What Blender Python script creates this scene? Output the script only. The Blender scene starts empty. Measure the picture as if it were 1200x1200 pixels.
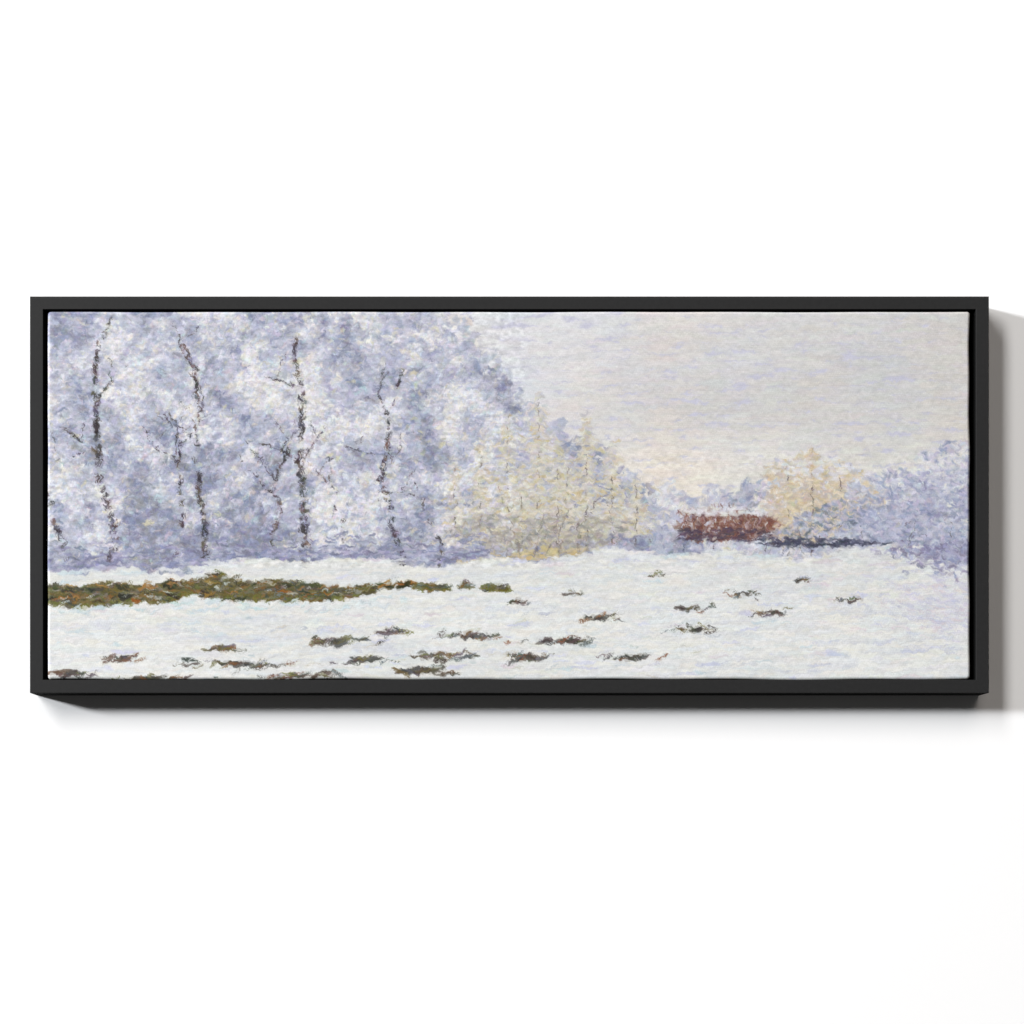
import bpy, math, random
import numpy as np
from mathutils import Vector

random.seed(11)
rng = np.random.default_rng(11)
scene = bpy.context.scene

# ------------------------------------------------------------------ camera
# 1 unit = 1 m; one pixel of the 1200 px photograph = 1 mm on the front plane of the frame (y = 0)
Z0 = 1.50                       # height of the picture's centre on the wall
D = 1.90                        # lens to front of the frame
VX, VZ = -0.095, -0.377         # where the lens stands against the middle of the view
cam_d = bpy.data.cameras.new("camera")
cam = bpy.data.objects.new("camera", cam_d)
scene.collection.objects.link(cam)
cam.location = (VX, -D, Z0 + VZ)
cam.rotation_euler = (math.radians(90), 0, 0)
cam_d.sensor_width = 36.0
cam_d.lens = 36.0 * D / 1.2
cam_d.shift_x = -VX / 1.2
cam_d.shift_y = -VZ / 1.2
cam_d.clip_start = 0.05
cam_d.clip_end = 60
scene.camera = cam

# ------------------------------------------------------------------ world and lamps
world = bpy.data.worlds.new("World")
scene.world = world
world.use_nodes = True
bg = world.node_tree.nodes["Background"]
bg.inputs[0].default_value = (1.0, 0.98, 0.96, 1)
bg.inputs[1].default_value = 0.05

WALL_ALBEDO = 0.80
FRAME_DEPTH = 0.035

def lamp(name, dx, dy, depth, sx, sy, share, colour):
    """Soft box; (dx, dy) = how far (mm) it throws the shadow of the frame's front edge on the wall."""
    t = Vector((0.25, 0.0, Z0))
    pos = t + Vector((-dx / 35.0 * depth, -depth, dy / 35.0 * depth))
    v = pos - t
    d = v.length
    cos_w = depth / d
    L = bpy.data.lights.new(name, 'AREA')
    L.shape = 'RECTANGLE'
    L.size, L.size_y = sx, sy
    L.color = colour
    L.energy = share * math.pi / WALL_ALBEDO * math.pi * d * d / cos_w
    o = bpy.data.objects.new(name, L)
    scene.collection.objects.link(o)
    o.location = pos
    o.rotation_euler = v.to_track_quat('Z', 'Y').to_euler()
    return o

lamp("softbox_key", 33, 31, 9.0, 2.8, 8.6, 0.44, (1.0, 0.985, 0.97))
lamp("softbox_side", 76, 20, 9.0, 4.6, 1.8, 0.49, (0.965, 0.99, 1.02))
lamp("softbox_top", -8, 38, 9.0, 8.0, 8.0, 0.16, (1.0, 0.92, 0.85))

vs = scene.view_settings
vs.view_transform = 'Standard'
vs.look = 'None'
vs.exposure = 0.0
vs.gamma = 1.0
vs.use_curve_mapping = False
scene.render.engine = 'CYCLES'

# ------------------------------------------------------------------ helpers
def new_mat(name):
    m = bpy.data.materials.new(name)
    m.use_nodes = True
    nt = m.node_tree
    return m, nt, nt.nodes["Principled BSDF"]

def link_mesh(name, verts, faces, mat, parent=None, smooth=False):
    me = bpy.data.meshes.new(name)
    me.from_pydata(verts, [], faces)
    me.validate()
    me.materials.append(mat)
    if smooth:
        me.polygons.foreach_set('use_smooth', [True] * len(me.polygons))
    me.update()
    o = bpy.data.objects.new(name, me)
    scene.collection.objects.link(o)
    if parent is not None:
        o.parent = parent
    return o

def P(px, py):
    """photo pixel -> (x, z) on the front plane"""
    return (px - 600) / 1000.0, Z0 + (600 - py) / 1000.0

# ------------------------------------------------------------------ setting: the white wall
m_wall, nt, b = new_mat("white_wall_paint")
b.inputs['Base Color'].default_value = (WALL_ALBEDO, WALL_ALBEDO, WALL_ALBEDO, 1)
b.inputs['Roughness'].default_value = 0.9
b.inputs['Specular IOR Level'].default_value = 0.1
tc = nt.nodes.new('ShaderNodeTexCoord')
nz = nt.nodes.new('ShaderNodeTexNoise')
nz.inputs['Scale'].default_value = 260
nz.inputs['Detail'].default_value = 5
bp = nt.nodes.new('ShaderNodeBump')
bp.inputs['Strength'].default_value = 0.04
bp.inputs['Distance'].default_value = 0.001
nt.links.new(tc.outputs['Object'], nz.inputs['Vector'])
nt.links.new(nz.outputs['Fac'], bp.inputs['Height'])
nt.links.new(bp.outputs['Normal'], b.inputs['Normal'])
y = FRAME_DEPTH
wall = link_mesh("wall", [(-6, y, -2), (6, y, -2), (6, y, 6), (-6, y, 6)], [(0, 1, 2, 3)], m_wall)
wall["kind"] = "structure"
wall["label"] = "plain bright white wall behind the framed painting"

# ------------------------------------------------------------------ the framed painting
xl, zt = P(35, 347)
xr, zb = P(1159, 812)
root = bpy.data.objects.new("framed_painting", None)
scene.collection.objects.link(root)
root.location = (0.5 * (xl + xr), FRAME_DEPTH, zb)
root["label"] = "wide canvas of frosted trees and snow in a thin black frame on white wall"
root["category"] = "painting"
bpy.context.view_layer.update()
OX, OY, OZ = root.location

# frame material: satin black painted wood
m_fr, nt, b = new_mat("satin_black_wood")
b.inputs['Roughness'].default_value = 0.6
b.inputs['Specular IOR Level'].default_value = 0.14
tc = nt.nodes.new('ShaderNodeTexCoord')
mp = nt.nodes.new('ShaderNodeMapping')
mp.inputs['Scale'].default_value = (25, 25, 25)
nz = nt.nodes.new('ShaderNodeTexNoise')
nz.inputs['Scale'].default_value = 8
nz.inputs['Detail'].default_value = 6
cr = nt.nodes.new('ShaderNodeValToRGB')
cr.color_ramp.elements[0].position = 0.3
cr.color_ramp.elements[0].color = (0.0160, 0.0160, 0.0163, 1)
cr.color_ramp.elements[1].position = 0.7
cr.color_ramp.elements[1].color = (0.0182, 0.0182, 0.0185, 1)
bp = nt.nodes.new('ShaderNodeBump')
bp.inputs['Strength'].default_value = 0.03
bp.inputs['Distance'].default_value = 0.0005
nt.links.new(tc.outputs['Object'], mp.inputs['Vector'])
nt.links.new(mp.outputs['Vector'], nz.inputs['Vector'])
nt.links.new(nz.outputs['Fac'], cr.inputs['Fac'])
nt.links.new(cr.outputs['Color'], b.inputs['Base Color'])
nt.links.new(nz.outputs['Fac'], bp.inputs['Height'])
nt.links.new(bp.outputs['Normal'], b.inputs['Normal'])

m_in, nt, b = new_mat("matt_black_backing_and_shade")
b.inputs['Base Color'].default_value = (0.004, 0.004, 0.004, 1)
b.inputs['Roughness'].default_value = 0.95
b.inputs['Specular IOR Level'].default_value = 0.05

# profile of a rail: (inset from the outer edge, depth behind the front plane), metres
def profile(top):
    edge = [(0.0, 0.0012), (0.0007, 0.0003), (0.0028, 0.0)] if top else [(0.0, 0.0005), (0.0002, 0.0001), (0.0005, 0.0)]
    return [(0.0, 0.0345)] + edge + [(0.0150, 0.0), (0.0153, 0.0002), (0.0154, 0.0006),
                                     (0.0154, 0.0285), (0.0260, 0.0285), (0.0260, 0.0345)]
W2 = 0.5 * (xr - xl)
HT = zt - zb
corners = [(-W2, 0.0, 1, 1), (W2, 0.0, -1, 1), (W2, HT, -1, -1), (-W2, HT, 1, -1)]
JOINT = 0.00003                 # hairline of the mitre
for k in range(4):
    a, c = corners[k], corners[(k + 1) % 4]
    prof = profile(k == 2)
    n = len(prof)
    ax = Vector((c[0] - a[0], 0, c[1] - a[1])).normalized() * JOINT
    vts = []
    for cx, cz, sx, sz, s in ((*a, 1), (*c, -1)):
        for ins, dep in prof:
            vts.append((cx + sx * ins + s * ax.x, -FRAME_DEPTH + dep, cz + sz * ins + s * ax.z))
    fcs = [(i, (i + 1) % n, n + (i + 1) % n, n + i) for i in range(n)]
    fcs.append(tuple(range(n - 1, -1, -1)))
    fcs.append(tuple(range(n, 2 * n)))
    rail = link_mesh("frame_rail", vts, fcs, m_fr, root)
    rail.data.materials.append(m_in)          # rebate inside is matt black; underside shade put into the outer flank's colour
    for i in (0, 5, 6, 7, 8):
        rail.data.polygons[i].material_index = 1

# backing board that closes the gap round the canvas
q = 0.0255
link_mesh("backing_board",
          [(-W2 + q, -0.0055, q), (W2 - q, -0.0055, q), (W2 - q, -0.0055, HT - q), (-W2 + q, -0.0055, HT - q),
           (-W2 + q, -0.0010, q), (W2 - q, -0.0010, q), (W2 - q, -0.0010, HT - q), (-W2 + q, -0.0010, HT - q)],
          [(0, 1, 2, 3), (7, 6, 5, 4), (0, 4, 5, 1), (1, 5, 6, 2), (2, 6, 7, 3), (3, 7, 4, 0)], m_in, root)

# ------------------------------------------------------------------ the picture on the canvas:
# a generic frosted wood beside a snowy meadow, laid down stroke by stroke in numpy
CW, CH = 1082.0, 432.0          # canvas size, mm
K = 1.42                        # samples per mm
NX, NY = int(CW * K), int(CH * K)
img = np.zeros((NY, NX, 3), np.float32)
hgt = np.zeros((NY, NX), np.float32)
U, V = np.meshgrid((np.arange(NX) + 0.5) / K, (np.arange(NY) + 0.5) / K)

def vnoise(cell, octaves=4, stretch=1.0):
    out = np.zeros((NY, NX), np.float32)
    amp, tot = 1.0, 0.0
    for o in range(octaves):
        cx, cy = cell * stretch / 2 ** o, cell / 2 ** o
        gx, gy = int(CW / cx) + 3, int(CH / cy) + 3
        g = rng.random((gy, gx)).astype(np.float32)
        fx, fy = U[0] / cx, V[:, 0] / cy
        ix, iy = fx.astype(int), fy.astype(int)
        tx, ty = fx - ix, fy - iy
        tx, ty = tx * tx * (3 - 2 * tx), ty * ty * (3 - 2 * ty)
        row = g[:, ix] * (1 - tx) + g[:, ix + 1] * tx
        out += amp * (row[iy] * (1 - ty)[:, None] + row[iy + 1] * ty[:, None])
        tot += amp
        amp *= 0.55
    out /= tot
    return (out - out.mean()) / (out.std() + 1e-6)

N1 = vnoise(90)
N2 = vnoise(34)
N3 = vnoise(14)
NS = vnoise(60, 4, 4.0)

def samp(A, u, v):
    return A[min(max(int(v * K), 0), NY - 1), min(max(int(u * K), 0), NX - 1)]

def C(*rgb):
    return np.array(rgb, np.float32) / 255.0

def mixc(a, b, t):
    t = min(max(t, 0.0), 1.0)
    return a * (1 - t) + b * t

def jit(c, s):
    return c + rng.normal(0, s, 3).astype(np.float32) * 0.6 + rng.normal(0, s) * 0.8

BR = rng.random((64, 48)).astype(np.float32)

def stroke(u, v, ln, wd, ang, col, alpha=0.9, relief=1.0, dry=0.35, bend=0.0):
    """one loaded brush mark centred at (u, v) mm, rotated by ang radians (0 = level)"""
    r = 0.5 * (ln + wd) + abs(bend) + 1
    x0, x1 = int((u - r) * K), int((u + r) * K) + 1
    y0, y1 = int((v - r) * K), int((v + r) * K) + 1
    x0, y0, x1, y1 = max(x0, 0), max(y0, 0), min(x1, NX), min(y1, NY)
    if x0 >= x1 or y0 >= y1:
        return
    xs = U[y0:y1, x0:x1] - u
    ys = V[y0:y1, x0:x1] - v
    ca, sa = math.cos(ang), math.sin(ang)
    a = (xs * ca + ys * sa) / (0.5 * ln)
    c = (-xs * sa + ys * ca)
    if bend:
        c = c - bend * (1 - a * a)
    c = c / (0.5 * wd)
    br = BR[random.randrange(64)]
    bi = np.clip(((c + 1) * 0.5 * (7 + wd * 1.6)).astype(int), 0, 47)
    b = br[bi]
    d = np.abs(a) ** 3 + c * c + (b - 0.5) * dry * (1 + a)
    m = np.clip((1.0 - d) * 2.6, 0, 1) * alpha
    if dry > 0.5:
        m = m * (b > 0.28)
    m3 = m[..., None]
    tone = (b - 0.5)[..., None] * 0.07
    sub = img[y0:y1, x0:x1]
    img[y0:y1, x0:x1] = sub * (1 - m3) + (col + tone) * m3
    hs = hgt[y0:y1, x0:x1]
    hgt[y0:y1, x0:x1] = hs * (1 - 0.7 * m) + m * relief * (0.5 + 0.7 * b + 0.35 * np.clip(c, -1, 1))

# --- where things are
def horizon(u):
    return 300 - 26 * (u / CW) + 5 * math.sin(u / 61.0) + 3 * math.sin(u / 23.0 + 1)

prof_u = [0, 400, 450, 490, 520, 545, 585, 640, 700, 760, 830, 905, 985, 1040, 1090]
prof_v = [-40, -34, -6, 14, 52, 66, 128, 170, 205, 222, 212, 200, 212, 180, 160]
def crown(u):
    return float(np.interp(u, prof_u, prof_v)) + 10 * samp(N2, u, 150)

# --- ground colours
sky_hi, sky_lo, sky_r = C(227, 226, 227), C(234, 228, 218), C(213, 212, 210)
def sky_col(u, v):
    c = mixc(sky_hi, sky_r, (u - 560) / 420.0)
    c = mixc(c, sky_lo, (v - 90) / 130.0)
    n = samp(NS, u, v)
    return c + n * 0.012 + C(2, 0, -2) * samp(N1, u, v)

base = np.zeros_like(img)
for j in range(0, NY):
    t = V[j, 0]
    base[j] = mixc(C(206, 206, 222), C(228, 229, 228), (t - 270) / 40.0)
img[:] = base

# sky
for i in range(4200):
    u, v = rng.uniform(430, CW + 10), rng.uniform(-5, 250)
    stroke(u, v, rng.uniform(16, 46), rng.uniform(3, 7), rng.normal(-0.03, 0.10), jit(sky_col(u, v), 0.010),
           0.75, 0.45, 0.4)

# frosted wood: dabs of violet, blue, white, cream, kept in clumps
LAV = [C(180, 183, 205), C(192, 194, 213), C(200, 199, 214), C(170, 176, 199), C(188, 191, 202), C(184, 190, 206)]
COOL = [C(142, 150, 180), C(152, 158, 186), C(158, 158, 170), C(130, 136, 162), C(146, 148, 156)]
FROST = [C(226, 228, 234), C(234, 233, 230), C(216, 222, 236), C(232, 226, 214), C(222, 218, 230)]
TINT = [C(190, 214, 220), C(214, 196, 204), C(214, 208, 178), C(176, 178, 176)]
def wood_col(u, v):
    n = 0.55 * samp(N2, u, v) + 0.5 * samp(N3, u, v) + 0.35 * samp(N1, u, v)
    low = (v - 190) / 120.0
    x = n - 0.85 * max(low, 0) + rng.normal(0, 0.45)
    r = rng.random()
    if r < 0.06:
        return TINT[rng.integers(len(TINT))]
    if x > 0.55:
        return FROST[rng.integers(len(FROST))]
    if x < -1.05:
        return COOL[rng.integers(len(COOL))]
    return LAV[rng.integers(len(LAV))]

def dab_wood(count, u0, u1, lo, hi, wlo, whi, relief, alpha=0.85, pick=wood_col):
    k = 0
    while k < count:
        u = rng.uniform(u0, u1)
        h = horizon(u)
        v = rng.uniform(-8, h + 2)
        edge = v - crown(u)
        if edge < -16 or (edge < 26 and rng.random() > 0.22 + edge / 34.0 + 0.2 * samp(N3, u, v)):
            k += 0.15
            continue
        ln = rng.uniform(lo, hi)
        stroke(u, v, ln, rng.uniform(wlo, whi), rng.normal(0.35 * math.sin(u / 47.0) - 0.3, 0.7),
               jit(pick(u, v), 0.020), alpha, relief, 0.45, rng.normal(0, 0.6))
        k += 1

dab_wood(5200, -5, CW + 5, 12, 26, 6, 11, 0.5, 0.8)
dab_wood(12000, -5, CW + 5, 5, 15, 2.6, 6.0, 0.8, 0.62)
dab_wood(13000, -5, CW + 5, 3, 9, 1.4, 3.2, 0.8, 0.55)

# warm winter foliage in the middle distance: pale ochre, straw and grey-mauve
OCH = [C(226, 216, 188), C(214, 202, 168), C(208, 184, 130), C(222, 214, 202), C(196, 192, 184), C(228, 222, 208),
       C(184, 178, 168), C(200, 198, 208)]
def clump(cu, cv, ru, rv, count, pal, lo, hi, wlo, whi, ang=0.0, spread=0.5, relief=0.9, up=1.0):
    for i in range(count):
        t = rng.uniform(0, 2 * math.pi)
        r = math.sqrt(rng.random()) * (1 + 0.16 * math.sin(3 * t + cu) + 0.10 * math.sin(7 * t + cv))
        u, v = cu + ru * r * math.cos(t), cv + rv * r * math.sin(t)
        if v > horizon(u) + 3:
            continue
        c = pal[rng.integers(len(pal))]
        stroke(u, v, rng.uniform(lo, hi), rng.uniform(wlo, whi), rng.normal(ang, spread), jit(c, 0.022), rng.uniform(0.4, 0.8),
               relief, 0.5, rng.normal(0, 0.5))
def larch(cu, top, half, count, pal):
    """slender tree: a narrow uneven cone of upswept marks on a thin stem"""
    foot = horizon(cu) - 1
    for i in range(count):
        t = rng.random() ** 0.62
        v = top + (foot - 14 - top) * t
        wv_ = half * (0.10 + 0.90 * t ** 0.75) * (1 + 0.35 * math.sin(v / 7.0 + cu))
        du = rng.normal(0, 0.48) * wv_
        c = pal[rng.integers(len(pal))]
        side = 1 if du > 0 else -1
        stroke(cu + du, v, rng.uniform(5, 13), rng.uniform(1.8, 4.0), side * rng.uniform(-0.1, 0.75), jit(c, 0.022),
               rng.uniform(0.4, 0.85), 0.9, 0.5, rng.normal(0, 0.5))
    for i in range(int((foot - top) / 6)):
        v = foot - 6 * i
        if rng.random() < 0.55:
            stroke(cu + rng.normal(0, 0.6), v, rng.uniform(6, 11), max(2.6 - 0.03 * i * 6 / 2, 1.1), math.pi / 2 + rng.normal(0, 0.08),
                   jit([C(96, 86, 80), C(122, 112, 102), C(84, 78, 82)][rng.integers(3)], 0.02), 0.8, 1.0, 0.6)
PALE = [C(222, 216, 198), C(212, 204, 180), C(206, 190, 150), C(220, 216, 208), C(196, 194, 190), C(230, 226, 216), C(200, 198, 208)]
for (u, top, half, n_) in ((690, 196, 22, 260), (478, 170, 22, 260), (662, 150, 26, 420), (508, 140, 26, 380), (610, 172, 24, 360),
                           (632, 118, 30, 560), (540, 112, 30, 560), (576, 96, 32, 640), (598, 150, 26, 380), (556, 182, 26, 320)):
    larch(u, top, half, n_, PALE)
clump(575, 262, 96, 26, 620, [C(176, 172, 160), C(162, 158, 154), C(196, 188, 166), C(150, 148, 150), C(186, 184, 192)], 6, 13, 2.2, 4, 0.0)
clump(596, 290, 96, 12, 260, [C(212, 188, 132), C(222, 204, 156), C(206, 192, 164), C(196, 182, 146)], 6, 14, 2, 4, -0.1, 0.3)
# far thickets on the right: russet, straw, then blue shade
RUS = [C(118, 74, 68), C(140, 92, 76), C(98, 70, 76), C(150, 112, 92), C(176, 150, 140), C(206, 198, 202)]
clump(800, 251, 62, 16, 90, [C(122, 84, 76), C(140, 100, 86)], 14, 26, 5, 8, 0.03, 0.15)
clump(800, 250, 66, 19, 420, RUS, 4, 11, 1.8, 3.4, 0.05, 0.5)
clump(800, 245, 64, 16, 260, RUS, 5, 12, 1.3, 2.6, 1.5, 0.25)
clump(800, 234, 62, 5, 130, [C(226, 226, 228), C(214, 216, 226), C(232, 230, 226)], 6, 14, 1.8, 3.6, 0.0, 0.15)
clump(806, 262, 78, 8, 190, [C(84, 72, 90), C(100, 78, 84), C(72, 66, 84)], 6, 13, 1.6, 3, -0.02, 0.15)
STRAW = [C(224, 208, 178), C(214, 196, 160), C(228, 216, 196), C(206, 190, 172), C(196, 188, 186)]
clump(900, 214, 66, 44, 900, STRAW, 5, 13, 2.2, 4.5, 0.1, 0.6)
for (u, top, half, n_) in ((868, 176, 20, 220), (896, 158, 24, 320), (930, 172, 22, 260)):
    larch(u, top, half, n_, STRAW)
clump(896, 184, 56, 12, 120, FROST, 5, 13, 2.2, 4.5, 0.0, 0.4)
BLU = [C(172, 178, 204), C(186, 189, 211), C(160, 166, 193), C(202, 204, 221), C(216, 218, 229), C(142, 150, 178), C(200, 194, 212)]
clump(930, 252, 66, 24, 520, BLU + [C(110, 122, 132), C(126, 138, 150)], 5, 12, 2, 4, 0.2, 0.6)
clump(1020, 240, 84, 52, 1500, BLU, 5, 13, 2.2, 4.4, 0.3, 0.6)
clump(1060, 190, 40, 40, 380, BLU + FROST[:2], 5, 13, 2.2, 4.4, 0.3, 0.6)
clump(900, 271, 70, 5, 170, [C(70, 74, 96), C(84, 88, 108), C(62, 62, 78)], 6, 13, 1.6, 3.4, 0.05, 0.2)

# --- trunks and boughs of the near wood
DARK = [C(52, 48, 52), C(70, 62, 60), C(84, 80, 92), C(44, 42, 42), C(96, 78, 72)]
def limb(pts, w0, w1, gaps=0.2, pal=DARK, alpha=0.85):
    for s in range(len(pts) - 1):
        (ua, va), (ub, vb) = pts[s], pts[s + 1]
        L = math.hypot(ub - ua, vb - va)
        m = max(int(L / 4.0), 1)
        for i in range(m):
            if rng.random() < gaps:
                continue
            t = (i + 0.5) / m
            g = (s + t) / (len(pts) - 1)
            w = w0 + (w1 - w0) * g
            stroke(ua + (ub - ua) * t + rng.normal(0, 0.5 + 0.1 * w), va + (vb - va) * t, rng.uniform(6, 12),
                   max(w * rng.uniform(0.7, 1.15), 1.1), math.atan2(vb - va, ub - ua) + rng.normal(0, 0.12),
                   jit(pal[rng.integers(len(pal))], 0.03), alpha, 1.1, 0.6)

def wander(u, v, ang, step, count, curl):
    pts = [(u, v)]
    for i in range(count):
        ang += rng.normal(0, curl)
        u += math.cos(ang) * step
        v += math.sin(ang) * step
        pts.append((u, v))
    return pts

UP = -math.pi / 2
for (u, foot, top, w, gaps) in ((24, 292, 96, 6, 0.35), (72, 298, 10, 9, 0.22), (150, 290, 120, 5, 0.45),
                                (188, 300, 40, 8, 0.22), (262, 296, 150, 5, 0.45), (300, 301, 30, 10, 0.2),
                                (352, 294, 170, 4, 0.5), (418, 302, 70, 7, 0.3), (458, 296, 190, 4, 0.5)):
    nseg = 9
    pts = [(u, foot)]
    cu = u
    for i in range(nseg):
        cu += rng.normal(0, 6.5)
        pts.append((cu, foot + (top - foot) * (i + 1) / nseg))
    w *= 1.25
    limb(pts, w, w * 0.45, gaps)
    for i in range(3 if w > 5 else 1):
        f = pts[rng.integers(4, nseg)]
        side = 1 if i % 2 else -1
        b1 = wander(f[0], f[1], UP + side * rng.uniform(0.5, 1.0), 15, 4, 0.22)
        limb(b1, w * 0.4, 1.2, 0.3)
        limb(wander(b1[2][0], b1[2][1], UP - side * rng.uniform(0.1, 0.7), 11, 3, 0.25), w * 0.25, 1.0, 0.4)
FAINT = [C(146, 146, 176), C(128, 128, 152), C(156, 150, 160)]
for i in range(34):
    u = rng.uniform(5, 500)
    limb(wander(u, rng.uniform(240, 296), UP + rng.normal(0, 0.12), 15, int(rng.integers(2, 7)), 0.12), 3.2, 1.3, 0.5, FAINT, 0.7)
for i in range(18):
    u = rng.uniform(700, 1060)
    limb(wander(u, horizon(u) - 2, UP + rng.normal(0, 0.2), 7, int(rng.integers(2, 5)), 0.15), 2.0, 1.0, 0.4,
         [C(90, 84, 96), C(110, 100, 104)], 0.8)
for i in range(8):
    u = rng.uniform(545, 690)
    limb(wander(u, horizon(u) - 3, UP + rng.normal(0, 0.2), 14, int(rng.integers(4, 7)), 0.2), 3.0, 1.0, 0.35,
         [C(120, 112, 112), C(142, 132, 122)], 0.75)

for i in range(9000):
    u = rng.uniform(-3, CW) if rng.random() < 0.35 else rng.uniform(-3, 440 + 120 * rng.random())
    v = rng.uniform(-3, 292)
    if v < crown(u) - 6 or v > horizon(u) - 2:
        continue
    c = jit(img[min(max(int(v * K), 0), NY - 1), min(max(int(u * K), 0), NX - 1)], 0.03) + rng.normal(0, 0.055)
    stroke(u, v, rng.uniform(2.5, 7), rng.uniform(0.9, 2.0), rng.normal(-0.4, 1.0), c, 0.7, 1.0, 0.6)

# rime over the boughs, thick bright touches
def rime_col(u, v):
    n = samp(N2, u, v) + 0.7 * samp(N3, u, v)
    return FROST[rng.integers(len(FROST))] if n > -0.2 else LAV[rng.integers(len(LAV))]
def dab_rime(count, u0, u1):
    for i in range(count):
        u, v = rng.uniform(u0, u1 - 70 * rng.random()), rng.uniform(-4, 290)
        if v < crown(u) + 2 or v > horizon(u) - 4:
            continue
        if samp(N2, u, v) + 0.6 * samp(N3, u, v) < rng.normal(0.55, 0.5) + max(v - 180, 0) / 130.0:
            continue
        stroke(u, v, rng.uniform(3, 8), rng.uniform(1.8, 4.4), rng.normal(-0.5, 0.9), jit(rime_col(u, v), 0.025), rng.uniform(0.35, 0.85), 1.2, 0.5)
dab_rime(10500, -3, 560)
dab_rime(1500, 520, CW)
# blue shade at the foot of the wood
for i in range(520):
    u = rng.uniform(-5, 520)
    v = horizon(u) - abs(rng.normal(0, 13))
    stroke(u, v, rng.uniform(7, 20), rng.uniform(2, 4.2), rng.normal(-0.05, 0.25),
           jit([C(144, 147, 180), C(160, 163, 190), C(126, 129, 154), C(178, 179, 200)][rng.integers(4)], 0.02), 0.75, 0.9, 0.5)

# --- snow
SNOW = [C(232, 233, 232), C(237, 237, 232), C(228, 232, 234), C(226, 230, 230), C(235, 234, 227)]
for i in range(5200):
    u, v = rng.uniform(-10, CW + 10), rng.uniform(272, CH + 6)
    if v < horizon(u) + rng.normal(2.5, 1.5):
        continue
    c = SNOW[rng.integers(len(SNOW))] + samp(NS, u, v) * 0.008
    if rng.random() < 0.05:
        c = [C(206, 210, 232), C(214, 218, 236), C(206, 222, 228), C(224, 214, 220)][rng.integers(4)]
    stroke(u, v, rng.uniform(14, 44), rng.uniform(2.6, 6), rng.normal(-0.03, 0.07), jit(c, 0.008), 0.8, 0.75, 0.45, rng.normal(0, 0.8))
# violet and rosy shade in the right-hand corner
for i in range(300):
    u = CW - abs(rng.normal(0, 60))
    v = rng.normal(345, 22)
    if v < horizon(u) + 8:
        continue
    stroke(u, v, rng.uniform(8, 22), rng.uniform(2, 4), rng.normal(0.12, 0.2),
           jit([C(206, 206, 226), C(214, 212, 226), C(220, 206, 212), C(196, 198, 222)][rng.integers(4)], 0.015), 0.6, 0.8, 0.55)
for i in range(620):
    u = CW + 4 - abs(rng.normal(0, 36))
    v = horizon(u) + 2 + abs(rng.normal(0, 15)) * (1 - (CW - u) / 190.0)
    stroke(u, v, rng.uniform(5, 13), rng.uniform(2, 4.2), rng.normal(0.2, 0.5),
           jit([C(150, 154, 188), C(172, 176, 204), C(132, 130, 156), C(190, 192, 214), C(164, 160, 182)][rng.integers(5)], 0.02), 0.7, 1.0, 0.5)
# long shallow drifts: cooler, greyer snow in the hollows
for k in range(26):
    u0, v0, ln = rng.uniform(-40, 1000), rng.uniform(312, 428), rng.uniform(70, 210)
    for i in range(16):
        t = i / 15.0
        stroke(u0 + ln * t + rng.normal(0, 3), v0 + 4 * math.sin(3 * t + k) - 5 * t + rng.normal(0, 1.6), rng.uniform(12, 30), rng.uniform(2.4, 5),
               rng.normal(-0.05, 0.08), jit([C(212, 217, 226), C(206, 211, 222), C(218, 222, 226), C(222, 220, 216)][rng.integers(4)], 0.01),
               0.5, 0.9, 0.55)

# --- bare bank of winter grass under the wood: olive, rust and dark green
BANK = [C(92, 88, 44), C(112, 100, 50), C(128, 92, 48), C(78, 80, 56), C(104, 104, 72), C(134, 124, 98), C(62, 62, 46),
        C(118, 110, 104)]
def bank_mid(u):
    return 331 + 3.5 * math.sin(u / 40.0) + 2 * math.sin(u / 17.0) - 6 * (u / 400.0)
for i in range(420):                     # solid earth first
    u = rng.uniform(-6, 400)
    half = 11 * max(1 - (u / 410.0) ** 3, 0.15) * (1 + 0.3 * samp(N2, u, 330))
    stroke(u, bank_mid(u) + rng.uniform(-1, 1) * half, rng.uniform(16, 34), rng.uniform(4, 8), rng.normal(-0.04, 0.12),
           jit([C(94, 88, 50), C(108, 96, 56), C(82, 80, 58), C(112, 88, 54)][rng.integers(4)], 0.02), 0.9, 0.9, 0.4)
for i in range(1500):
    u = rng.uniform(-6, 540)
    half = 15 * max(1 - (u / 400.0) ** 3, 0.22) * (1 + 0.25 * samp(N2, u, 330))
    if u > 390 and samp(N3, u, 325) < -0.2:
        continue
    v = bank_mid(u) + rng.uniform(-1, 1) * half
    c = BANK[rng.integers(len(BANK))]
    if rng.random() < 0.22 and u > 250:
        c = [C(70, 74, 70), C(88, 88, 88), C(100, 112, 112)][rng.integers(3)]
    if v > bank_mid(u) + 0.5 * half and rng.random() < 0.5:
        c = C(110, 110, 52)
    stroke(u, v, rng.uniform(6, 18), rng.uniform(1.8, 4.2), rng.normal(-0.05, 0.28), jit(c, 0.025), 0.85, 1.3, 0.55, rng.normal(0, 0.8))
for i in range(150):
    u = rng.uniform(-4, 430)
    k2 = max(1 - (u / 430.0) ** 3, 0.2)
    if samp(N3, u, 330) < -0.1:
        continue
    up_ = rng.random() < 0.6
    stroke(u, bank_mid(u) + (-10 if up_ else 4) * k2 + rng.normal(0, 3.5) * k2, rng.uniform(8, 22), rng.uniform(2, 4.6), rng.normal(-0.05, 0.25),
           jit([C(46, 46, 36), C(58, 54, 48), C(70, 74, 56), C(150, 104, 48), C(164, 122, 66)][rng.integers(5)], 0.03), 0.9, 1.4, 0.5, rng.normal(0, 1.4))
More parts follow.
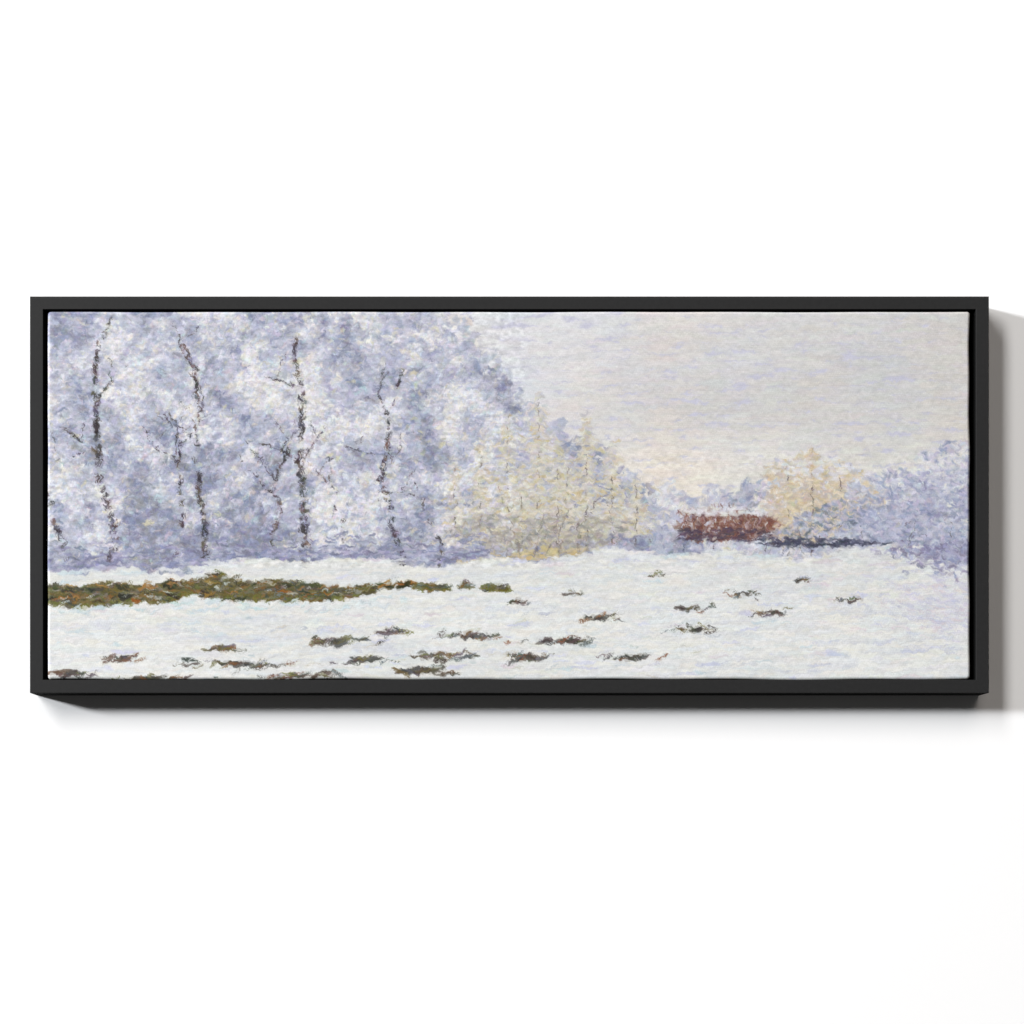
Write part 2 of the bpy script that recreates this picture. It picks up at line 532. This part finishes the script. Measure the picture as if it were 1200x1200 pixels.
for i in range(60):
    u = rng.uniform(0, 420)
    stroke(u, bank_mid(u) + rng.normal(-3, 6), rng.uniform(6, 16), rng.uniform(1.6, 3.4), rng.normal(-0.05, 0.2),
           jit([C(206, 216, 218), C(160, 164, 158), C(186, 184, 172)][rng.integers(3)], 0.01), 0.75, 1.2, 0.6)
for i in range(90):
    u = rng.uniform(0, 420)
    stroke(u, bank_mid(u) + 17 + rng.normal(0, 3), rng.uniform(8, 22), rng.uniform(2, 4.5), rng.normal(-0.05, 0.2),
           jit([C(222, 232, 234), C(206, 222, 226), C(232, 232, 230)][rng.integers(3)], 0.01), 0.85, 1.2, 0.5)

# --- tufts of dead grass that break through the snow, in loose drifts over the meadow
TUFT = [C(66, 62, 58), C(88, 78, 70), C(110, 94, 82), C(78, 82, 70), C(96, 100, 104), C(124, 118, 118), C(112, 110, 66), C(130, 92, 66)]
def tuft(u, v, w, n_):
    k3 = 0.6 + 0.75 * (v - 310) / 120.0
    w *= k3
    for i in range(int(n_ * 0.7)):
        stroke(u + rng.normal(0, 0.8 * w), v + rng.normal(0, 1.3), rng.uniform(10, 24) * k3, rng.uniform(2.4, 5) * k3, rng.normal(-0.14, 0.14),
               jit([C(58, 54, 52), C(84, 74, 66), C(72, 74, 72), C(96, 80, 66)][rng.integers(4)], 0.02), 0.8, 1.2, 0.5)
    for i in range(int(1.7 * n_)):
        stroke(u + rng.normal(0, 1.35 * w), v + rng.normal(0, 1.9), rng.uniform(7, 21) * k3, rng.uniform(1.6, 4.4) * k3,
               rng.normal(-0.18, 0.3), jit(TUFT[rng.integers(len(TUFT))], 0.03), 0.85, 1.3, 0.6, rng.normal(0, 1.2))
for (u, v, w, n_) in ((20, 424, 12, 8), (96, 405, 9, 7), (128, 428, 18, 12), (205, 396, 10, 7), (236, 412, 20, 14),
                      (300, 426, 14, 9), (330, 392, 16, 13), (372, 410, 12, 9), (402, 378, 12, 9), (440, 421, 15, 11),
                      (468, 398, 13, 9), (505, 376, 15, 10), (560, 408, 13, 10), (600, 388, 16, 11), (648, 365, 11, 7),
                      (690, 402, 12, 7), (742, 350, 12, 7), (776, 372, 13, 8), (812, 330, 11, 6), (850, 352, 13, 7),
                      (560, 340, 10, 5), (620, 332, 8, 4), (720, 312, 7, 4), (880, 312, 10, 5), (940, 338, 8, 4)):
    tuft(u + rng.normal(0, 6), v + rng.normal(0, 3), w, n_)
for i in range(70):
    u, v = rng.uniform(180, 800), rng.uniform(345, 428)
    stroke(u, v, rng.uniform(9, 24), rng.uniform(1.6, 3.6), rng.normal(-0.12, 0.15),
           jit([C(198, 206, 220), C(186, 192, 204), C(206, 214, 214), C(204, 200, 186)][rng.integers(4)], 0.02), 0.7, 0.9, 0.6)

# drag the wet paint a little so that no mark keeps a clean outline
def warp(A, su, sv):
    iu = np.clip(((U + su) * K).astype(int), 0, NX - 1)
    iv = np.clip(((V + sv) * K).astype(int), 0, NY - 1)
    return A[iv, iu]
wu, wv = vnoise(5, 2), vnoise(5, 2)
img = 0.75 * warp(img, wu * 0.9, wv * 0.9) + 0.25 * warp(img, wv * 1.6, -wu * 1.2)
hgt = warp(hgt, wu * 0.9, wv * 0.9)

# thread of the canvas showing through, and a little grain in the paint
thr = np.sin(V * (2 * math.pi / 2.6) + 0.5 * N3) * 0.5 + np.sin((U + V * 0.4) * (2 * math.pi / 2.9) + 0.6 * N2) * 0.5
grain = rng.normal(0, 1, (NY, NX)).astype(np.float32)
fine = vnoise(3.0, 2, 1.6)
rough = np.clip(1.6 * (V < 300) * (U < 560) + 0.9 * (V < 300) * (U >= 560) * (V > 165), 0.55, 1.6)
img *= (1 + 0.017 * thr + 0.014 * grain + 0.022 * fine * rough)[..., None]
img = np.clip(img, 0.02, 0.97)
E = 0.70                         # print pigments: sheet white is about this bright
lin = np.where(img <= 0.04045, img / 12.92, ((img + 0.055) / 1.055) ** 2.4) * E

# --- canvas mesh: painted front, rolled edges, wrapped sides
cxl, czt = P(55.0, 364.3)
cxr, czb = P(1137.3, 796.6)
w, h = cxr - cxl, czt - czb
gx = np.linspace(0, w, NX, dtype=np.float64)
gz = np.linspace(h, 0, NY, dtype=np.float64)
X, Z = np.meshgrid(gx, gz)
# rounded corners in plan
RC = 0.0042
qx = np.abs(X - w / 2) - (w / 2 - RC)
qz = np.abs(Z - h / 2) - (h / 2 - RC)
dist = np.minimum(np.maximum(qx, qz), 0) + np.hypot(np.maximum(qx, 0), np.maximum(qz, 0)) - RC
out = (dist > 0) & (qx > 0) & (qz > 0)
ln_ = np.hypot(np.maximum(qx, 1e-9), np.maximum(qz, 1e-9))
f = np.where(out, RC / ln_, 1.0)
X2 = np.where(out, w / 2 + np.sign(X - w / 2) * ((w / 2 - RC) + qx * f), X)
Z2 = np.where(out, h / 2 + np.sign(Z - h / 2) * ((h / 2 - RC) + qz * f), Z)
dist = np.minimum(dist, 0)
# hand-stretched edge: outline not ruler straight
fade_x = np.clip(1 - np.minimum(X, w - X) / 0.03, 0, 1)
fade_z = np.clip(1 - np.minimum(Z, h - Z) / 0.03, 0, 1)
X2 = X2 + fade_x * 0.0004 * (np.sin(Z * 31) + np.sin(Z * 73 + 1)) * np.where(X > w / 2, 1, 0.4)
Z2 = Z2 + fade_z * 0.00035 * (np.sin(X * 17 + 2) + np.sin(X * 41)) * np.where(Z < h / 2, 1.3, 0.5)
R = 0.0038
e = np.clip(1 + dist / R, 0, 1)
roll = R * (1 - np.sqrt(np.maximum(1 - e * e, 0)))
weave = 0.000030 * thr
Y = -FRAME_DEPTH + 0.0008 + roll - (0.00013 * hgt + weave) * (1 - e)
front = np.stack([X2, Y, Z2], -1).reshape(-1, 3)
front += np.array([cxl - OX, 0, czb - OZ])

# border loop -> sides going back to the frame
idx = np.arange(NX * NY).reshape(NY, NX)
loop = np.concatenate([idx[0, :-1], idx[:-1, -1], idx[-1, :0:-1], idx[:0:-1, 0]])
side = front[loop].copy()
side[:, 1] = -0.0062
NV = NX * NY
verts = np.concatenate([front, side]).astype(np.float32)
a, b_, c, d = idx[:-1, :-1], idx[1:, :-1], idx[1:, 1:], idx[:-1, 1:]
quads = np.stack([a, b_, c, d], -1).reshape(-1, 4)
m = len(loop)
si = NV + np.arange(m)
sq = np.stack([loop, np.roll(loop, -1), np.roll(si, -1), si], -1)
quads = np.concatenate([quads, sq]).astype(np.int32)
me = bpy.data.meshes.new("canvas")
me.vertices.add(len(verts))
me.vertices.foreach_set('co', verts.ravel())
me.loops.add(quads.size)
me.loops.foreach_set('vertex_index', quads.ravel())
me.polygons.add(len(quads))
me.polygons.foreach_set('loop_start', np.arange(0, quads.size, 4, dtype=np.int32))
me.polygons.foreach_set('loop_total', np.full(len(quads), 4, np.int32))
me.polygons.foreach_set('use_smooth', np.ones(len(quads), bool))
me.update(calc_edges=True)
rgba = np.ones((len(verts), 4), np.float32)
rgba[:NV, :3] = lin.reshape(-1, 3)
rgba[NV:, :3] = lin.reshape(-1, 3)[loop]
att = me.color_attributes.new("paint", 'FLOAT_COLOR', 'POINT')
att.data.foreach_set('color', rgba.ravel())

m_cv, nt, b = new_mat("painted_canvas")
vc = nt.nodes.new('ShaderNodeVertexColor')
vc.layer_name = "paint"
nt.links.new(vc.outputs['Color'], b.inputs['Base Color'])
b.inputs['Roughness'].default_value = 0.62
b.inputs['Specular IOR Level'].default_value = 0.15
me.materials.append(m_cv)
canvas = bpy.data.objects.new("canvas", me)
scene.collection.objects.link(canvas)
canvas.parent = root
canvas["label"] = "stretched canvas painted with lavender frosted trees, pale sky and white snow"
